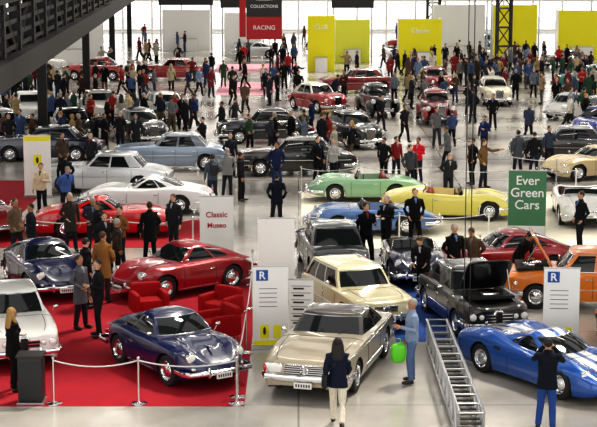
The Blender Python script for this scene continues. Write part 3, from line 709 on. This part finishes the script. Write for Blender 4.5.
# ------------------------------------------------------------ room
def floor_mat():
    m=mat('polished_concrete',(.3,.3,.3),.3,spec=.6); nt=m.node_tree; b=nt.nodes['Principled BSDF']
    tc=nt.nodes.new('ShaderNodeTexCoord')
    n=nt.nodes.new('ShaderNodeTexNoise'); n.inputs['Scale'].default_value=.35; n.inputs['Detail'].default_value=8
    r=nt.nodes.new('ShaderNodeValToRGB'); r.color_ramp.elements[0].color=(.29,.272,.245,1); r.color_ramp.elements[1].color=(.50,.475,.435,1)
    r.color_ramp.elements[0].position=.35; r.color_ramp.elements[1].position=.65
    nt.links.new(tc.outputs['Object'],n.inputs['Vector']); nt.links.new(n.outputs['Fac'],r.inputs[0])
    br=nt.nodes.new('ShaderNodeTexBrick'); br.offset=0; br.inputs['Scale'].default_value=1; br.inputs['Brick Width'].default_value=6; br.inputs['Row Height'].default_value=6; br.inputs['Mortar Size'].default_value=.02
    br.inputs['Color1'].default_value=(1,1,1,1);br.inputs['Color2'].default_value=(.95,.95,.95,1);br.inputs['Mortar'].default_value=(.5,.5,.5,1)
    nt.links.new(tc.outputs['Object'],br.inputs['Vector'])
    mx=nt.nodes.new('ShaderNodeMixRGB'); mx.blend_type='MULTIPLY'; mx.inputs[0].default_value=1
    nt.links.new(r.outputs[0],mx.inputs[1]); nt.links.new(br.outputs[0],mx.inputs[2]); nt.links.new(mx.outputs[0],b.inputs['Base Color'])
    n2=nt.nodes.new('ShaderNodeTexNoise'); n2.inputs['Scale'].default_value=1.2
    mr=nt.nodes.new('ShaderNodeMapRange'); mr.inputs[3].default_value=.1; mr.inputs[4].default_value=.26
    nt.links.new(tc.outputs['Object'],n2.inputs['Vector']); nt.links.new(n2.outputs['Fac'],mr.inputs[0]); nt.links.new(mr.outputs[0],b.inputs['Roughness'])
    return m
def slab(name,x0,x1,y0,y1,z0,z1,m):
    b=MB([m]); b.box(((x0+x1)/2,(y0+y1)/2,(z0+z1)/2),((x1-x0)/2,(y1-y0)/2,(z1-z0)/2),0); return obj(name,b.mesh(name))
slab('floor',-45,45,5,200,-.2,0,floor_mat())
def carpet(name,x0,x1,y0,y1,h,z=.006): 
    return slab(name,x0,x1,y0,y1,0,z,cloth(h))
carpet('red_carpet',-9.5,-1.05,29.9,41.9,'a01a2a')
carpet('red_carpet',-14,-3.0,46.3,51.2,'a01c2a',.005)
carpet('red_carpet',-14,-9.2,51.3,60,'a01c2a',.005)
carpet('cream_carpet',.1,15,46.2,57.2,'e6e0ce',.005)
carpet('blue_carpet',2.2,3.6,35.0,42.5,'2c4a8c',.006)
carpet('pink_carpet',-5,-1.5,95,104,'e0a4b2')
carpet('pink_carpet',-6,0,112,120,'e0a4b2')
WALLM=mat('wall_plaster',(.85,.85,.82),.8)
slab('wall_left',-45.4,-45,5,200,0,14,WALLM); slab('wall_right',45,45.4,5,200,0,14,WALLM)
b=MB([WHITE,STEEL]); 
for i in range(0,31): b.box((-45+3*i,165,7),(.09,.12,7),0)
for z in (.15,3.2,6.4,9.6,13.8): b.box((0,165,z),(45,.1,.12),0)
obj('wall_back',b.mesh('wall_back'))
b=MB([mat('roof_steel',(.14,.14,.14),.6)])
for i in range(25):
    y=8+i*8; b.box((0,y,14.5),(45,1.4,.25),0)
for i in range(12):
    x=-44+8*i; b.box((x,102,14.9),(.5,97,.15),0)
obj('ceiling',b.mesh('ceiling'))
ADDED_GLOW=mat('added_strip_glow',(1,.92,.8),.5,0,0,18)  # glow for added overhead strips, out of view, giving highlights on car paint
b=MB([ADDED_GLOW,WHITE])
for i in range(12):
    for k in range(7):
        x=-30+k*10+(5 if i%2 else 0); y=12+i*16
        b.box((x,y,13.4),(2.2,.22,.04),0); b.box((x,y,13.5),(2.3,.3,.05),1)
        for s in (-2,2): b.tube([(x+s,y,13.5),(x+s,y,14.3)],.02,1,n=4)
obj('added_ceiling_lights',b.mesh('added_ceiling_lights'))
# ------------------------------------------------------------ booths
YEL=mat('yellow_wall',srgb('f4ec14'),.6); YG=mat('lime_wall',srgb('ecf04a'),.6); REDB=mat('red_banner',srgb('b81c26'),.6)
TXTK=mat('text_black',(.015,.015,.015),.6); TXTW=mat('text_white',(.9,.9,.9),.6); TXTR=mat('text_red',srgb('b01c24'),.6); GRN=mat('green_print',srgb('48805a'),.6); BLUP=mat('blue_print',srgb('1f4fa0'),.6)
def text(parent,s,x,z,size,m,yoff=-.035,align='CENTER'):
    c=bpy.data.curves.new('lettering','FONT'); c.body=s; c.size=size; c.align_x=align; c.extrude=.004; c.offset=.004
    c.materials.append(m)
    o=bpy.data.objects.new('lettering',c); scene.collection.objects.link(o); o.parent=parent
    o.location=(x,yoff,z); o.rotation_euler=(pi/2,0,0); return o
def booth(name,x,y,w,h,m,side=1.5,head=None):
    b=MB([m,BLACK,WHITE,STEEL])
    b.box((0,0,h/2),(w/2,.08,h/2),0)
    for s in (1,-1): b.box((s*(w/2-.06),side/2+.1,h/2),(.06,side/2,h/2),2)
    b.box((0,-.5,.5),(w*.22,.3,.5),2); b.box((0,-.5,1.02),(w*.24,.34,.03),3)
    if head:
        b.box((0,.05,head[0]),(w/2+.3,.2,head[1]),1)
        for s in (1,-1): b.box((s*(w/2+.15),.05,head[0]/2),(.06,.06,head[0]/2),3)
    return obj(name,b.mesh(name),(x,y,0),0)
BM=[(YEL,3.9,None),(YG,3.2,(4.6,.5)),(YEL,3.4,None),(WHITE,4.2,(5.6,.6)),(YEL,4.2,(5.6,.6)),(YEL,3.8,None),(WHITE,3.4,(4.2,.4)),(WHITE,3.4,(4.2,.4)),(WHITE,3.2,None)]
for (x,y,w),(m,h,hd) in zip(BTH,BM):
    e=booth('exhibition_booth',x,y,w,h,m,head=hd)
    if x==12.6: text(e,'RACING CLUB',0,5.4,.5,TXTW,-.2)
    if x==1.6: text(e,'CLUB',0,3.0,.4,TXTW,-.1)
    if x==9.0: text(e,'Classic',0,2.4,.5,TXTW,-.1)
def lattice(b,p0,p1,w,m,r=.03,seg=.6):
    p0=Vector(p0);p1=Vector(p1);T=(p1-p0);ln=T.length;T.normalize()
    U=Vector((1,0,0)) if abs(T.x)<.9 else Vector((0,1,0)); U=(U-T*U.dot(T)).normalized(); V=T.cross(U)
    cs=[(U*a+V*c)*w/2 for a,c in ((1,1),(1,-1),(-1,-1),(-1,1))]
    for c in cs: b.tube([tuple(p0+c),tuple(p1+c)],r,m,n=6)
    k=int(ln/seg)
    for i in range(k):
        a=p0+T*(ln*i/k); d=p0+T*(ln*(i+1)/k)
        for j in range(4):
            c0=cs[j];c1=cs[(j+1)%4]
            b.tube([tuple(a+c0),tuple(d+c1)],r*.6,m,n=4); b.tube([tuple(a+c0),tuple(a+c1)],r*.6,m,n=4)
DKS=mat('dark_steel',(.03,.03,.033),.5,.3)
for x,y in ((15.2,119),(10.9,130)):
    b=MB([DKS]); lattice(b,(0,0,0),(0,0,14),1.0,0,.08,1.3); obj('lattice_column',b.mesh('lattice_column'),(x,y,0))
b=MB([REDB,BLACK,WHITE,STEEL])
b.box((0,0,5.3),(1.2,.04,1.25),1); b.box((0,0,3.3),(1.2,.04,.75),0); b.box((-1.45,0,4.6),(.22,.04,1.9),0); b.box((-.1,0,6.58),(1.6,.05,.04),3)
for s in (-1.3,1.1): b.tube([(s,0,6.5),(s,0,14.2)],.015,3,n=4)
e=obj('hanging_banner',b.mesh('hanging_banner'),(-2.3,108,0))
for i,s in enumerate(('COLLECTIONS','MANUFACTURERS','MUSEUM','COLLECTIONS')): text(e,s,0,6.1-.48*i,.28,TXTW,-.05)
text(e,'RACING',0,3.2,.4,TXTW,-.05)
b=MB([BLACK,STEEL]); b.box((0,0,6.7),(1.7,.04,.75),0)
for s in (-1.3,1.3): b.tube([(s,0,7),(s,0,14.2)],.015,1,n=4)
e=obj('hanging_banner',b.mesh('hanging_banner2'),(10.9,108,0))
for i,s in enumerate(('COLLEZIONI','PARTS')): text(e,s,0,6.75-.5*i,.4,TXTW,-.05)
DS=mat('gallery_dark_steel',(.008,.008,.009),.6,.2)
b=MB([DS,WHITE])
L_=120; 
b.box((0,L_/2,6.0),(.35,L_/2,.28),0); b.box((0,L_/2,7.75),(.28,L_/2,.22),0)
b.box((-1.6,L_/2,6.1),(1.4,L_/2,.1),0); b.box((-1.2,L_/2,8.1),(1.4,L_/2,.12),0)
for i in range(41):
    y=i*3; b.box((.0,y,6.9),(.14,.14,.85),0)
    if i<40:
        a=(0,y,6.1);c=(0,y+3,7.7)
        if i%2: a=(0,y,7.7);c=(0,y+3,6.1)
        b.tube([a,c],.1,0,n=5)
        for k in range(4): b.box((.05,y+1.5,6.42+.3*k),(.03,1.5,.055),0)
for py in PST: b.box((-2.6,py,3),(.2,.2,3),0)
obj('gallery_walkway',b.mesh('gallery_walkway'),(GX,GY,0),3.0)
# ------------------------------------------------------------ stand furniture
def rollup(name,x,y,w,h,rot=0,kind='R'):
    b=MB([WHITE,STEEL,YEL,BLACK,BLUP,GRN])
    b.box((0,0,h/2+.04),(w/2,.012,h/2-.04),5 if kind=='green' else 0)
    b.box((0,0,.04),(w/2+.02,.09,.04),1); b.box((0,0,h),(w/2+.01,.02,.015),1)
    b.tube([(0,.03,.05),(0,.03,h)],.012,1,n=6)
    if kind=='R':
        b.box((-.18,-.016,h-.2),(.13,.004,.12),4)
        b.box((-.13,-.016,.38),(.1,.004,.15),2); b.sell((-.13,-.022,.4),(.035,.008,.09),3,.8,8,6)
        b.box((.15,-.016,.38),(.08,.004,.15),2); b.box((0,-.016,.13),(w*.48,.003,.05),2)
        for i in range(5): b.box((-.05,-.016,h-.5-i*.1),(w*.25,.003,.006),3)
    if kind=='list':
        for i in range(7):
            b.box((0,-.016,h-.15-i*.16),(w*.4,.003,.006),3); b.box((-.06,-.016,h-.21-i*.16),(w*.22,.003,.02),3)
    if kind=='ferrari':
        b.box((0,-.016,h-.12),(w*.48,.004,.08),2); b.box((0,-.016,h*.6),(.14,.004,.18),2); b.sell((0,-.024,h*.6),(.05,.01,.11),3,.8,8,6)
    if kind=='green': b.box((0,-.016,.36),(w*.49,.004,.3),0)
    e=obj(name,b.mesh(name),(x,y,.006),rot)
    if kind=='R': text(e,'R',-.18,h-.28,.24,TXTW,-.022)
    if kind=='green':
        for i,s in enumerate(('Ever','Green','Cars')): text(e,s,0,h-.42-.36*i,.38,TXTW,-.02)
        b=MB([STEEL,TYRE]); b.sell((0,-.03,.36),(.36,.012,.08),0,.8,14,8); b.sell((0,-.03,.44),(.2,.012,.06),0,.8,12,8)
        for s in (1,-1): b.lathe([(.07,-.04),(.001,-.045)],(s*.22,0,.3),'y',1,14)
        obj('printed_car_picture',b.mesh('pic'),(0,0,0),0,parent=e)
    if kind=='script': text(e,'Classic',0,h*.68,.22,TXTR,-.02); text(e,'Museo',0,h*.52,.2,TXTR,-.02)
    return e
rollup('rollup_banner',-.62,34.4,.78,1.85,4,'R')
rollup('rollup_banner',.06,35.6,.56,1.3,-4,'list')
rollup('rollup_banner',5.75,34.2,.78,1.85,-4,'R')
rollup('poster_stand',6.7,46.3,1.1,2.3,-5,'green')
rollup('sign_board',-2.3,44.3,.95,1.85,6,'script')
rollup('sign_board',-.55,38.9,.9,2.15,6,'plain')
rollup('rollup_banner',-9.2,55.9,.95,2.2,4,'ferrari')
def chair(x,y,rot,col='a01018'):
    b=MB([cloth(col),STEEL])
    b.sell((0,0,.3),(.34,.32,.13),0,.25); b.sell((0,.3,.46),(.38,.09,.3),0,.25)
    for s in (1,-1): b.sell((s*.36,0,.36),(.07,.36,.24),0,.25); 
    for s in (1,-1):
        for t in (1,-1): b.tube([(s*.31,t*.26,0),(s*.31,t*.26,.18)],.02,1,n=6)
    obj('red_armchair',b.mesh('red_armchair'),(x,y,.006),rot)
chair(-3.6,37.6,20); chair(-1.8,35.3,-60); chair(-1.85,37.2,-35)
b=MB([BLACK,STEEL]); b.sell((0,0,.48),(.24,.22,.46),0,.12); b.box((0,0,.95),(.26,.24,.02),0); b.box((0,0,.02),(.26,.24,.02),1)
obj('black_podium',b.mesh('black_podium'),(-5.2,30.2,.006))
def ropes(name,pts,h=.95):
    b=MB([CHROME,mat('rope_grey',(.6,.6,.6),.7)])
    for x,y in pts:
        b.lathe([(.001,0),(.16,0),(.16,.02),(.05,.035),(.022,.05),(.022,h-.06),(.035,h-.04),(.035,h-.01),(.001,h)],(x,y,0),'z',0,14)
    for (x0,y0),(x1,y1) in zip(pts,pts[1:]):
        b.tube([(x0+(x1-x0)*t,y0+(y1-y0)*t,h-.08-.5*t*(1-t)) for t in [k/10 for k in range(11)]],.014,1,n=5)
    obj(name,b.mesh(name),(0,0,.006))
ropes('rope_barrier',[(-4.75,30.05),(-3.1,30.05),(-1.2,30.05)])
ropes('rope_barrier',[(-1.2,30.5),(-1.15,34),(-1.15,38.3),(-1.2,41)])
ropes('rope_barrier',[(.3,46.6),(3.0,46.9),(5.7,47.2)])
ropes('rope_barrier',[(-3.1,46.2),(-5.5,46.2),(-8,46.2)])
ropes('rope_barrier',[(0.1,57),(2.2,57.5),(4.8,57.5),(7.6,56.5),(7.4,53),(7.3,49)])
ropes('rope_barrier',[(7.3,62.5),(9.6,59),(9.9,56.5)])
b=MB([STEEL,DKS])
for s in (-.22,.22):
    for i in range(19):
        y=i*.4; b.tube([(s,y,.1),(s,y,.56)],.018,0,n=5)
        if i<18: b.tube([(s,y,.1 if i%2 else .56),(s,y+.4,.56 if i%2 else .1)],.016,0,n=5)
    b.tube([(s,0,.58),(s,7.2,.58)],.035,0,n=6); b.tube([(s,0,.08),(s,7.2,.08)],.035,0,n=6)
for i in range(25): b.box((0,i*.3,.3),(.22,.05,.012),1)
for i in range(13): b.tube([(-.22,i*.6,.58),(.22,i*.6,.58)],.02,0,n=5)
obj('steel_gangway',b.mesh('steel_gangway'),(3.08,27.5,0),.0)
b=MB([mat('green_bag_plastic',srgb('5fd02a'),.4)]); b.sell((0,0,0),(.16,.09,.2),0,.6); b.tube([(-.06,0,.18),(-.03,0,.3),(.03,0,.3),(.06,0,.18)],.01,0,n=5)
obj('green_shopping_bag',b.mesh('green_shopping_bag'),(2.02,31.45,.66),20)
b=MB([BLACK]); b.tube([(0,0,0),(0,0,14.2)],.012,0,n=5); b.tube([(.16,.3,0),(.16,.3,14.2)],.012,0,n=5)
obj('hanging_cable',b.mesh('hanging_cable'),(3.62,34.2,0))
# ------------------------------------------------------------ light
w=bpy.data.worlds.new('World'); scene.world=w; w.use_nodes=True; nt=w.node_tree
bg=nt.nodes['Background']
tc=nt.nodes.new('ShaderNodeTexCoord'); sx=nt.nodes.new('ShaderNodeSeparateXYZ'); rp=nt.nodes.new('ShaderNodeValToRGB')
nt.links.new(tc.outputs['Generated'],sx.inputs[0]); nt.links.new(sx.outputs['Z'],rp.inputs[0]); nt.links.new(rp.outputs[0],bg.inputs[0])
rp.color_ramp.elements[0].position=0; rp.color_ramp.elements[0].color=(1,.98,.95,1)
rp.color_ramp.elements[1].position=.4; rp.color_ramp.elements[1].color=(.38,.37,.36,1)
bg.inputs[1].default_value=2.1
sl=bpy.data.lights.new('sun','SUN'); sl.energy=3.4; sl.angle=math.radians(7); sl.color=(1,.92,.8)
so=bpy.data.objects.new('sun',sl); scene.collection.objects.link(so); so.rotation_euler=(math.radians(-22),math.radians(20),0)
cam=bpy.data.cameras.new('camera'); cam.lens=1600/597*36; cam.sensor_width=36; cam.clip_end=600
co=bpy.data.objects.new('camera',cam); scene.collection.objects.link(co); co.location=(0,0,8.8)
co.rotation_euler=(pi/2-math.atan(268.5/1600),0,0); scene.camera=co
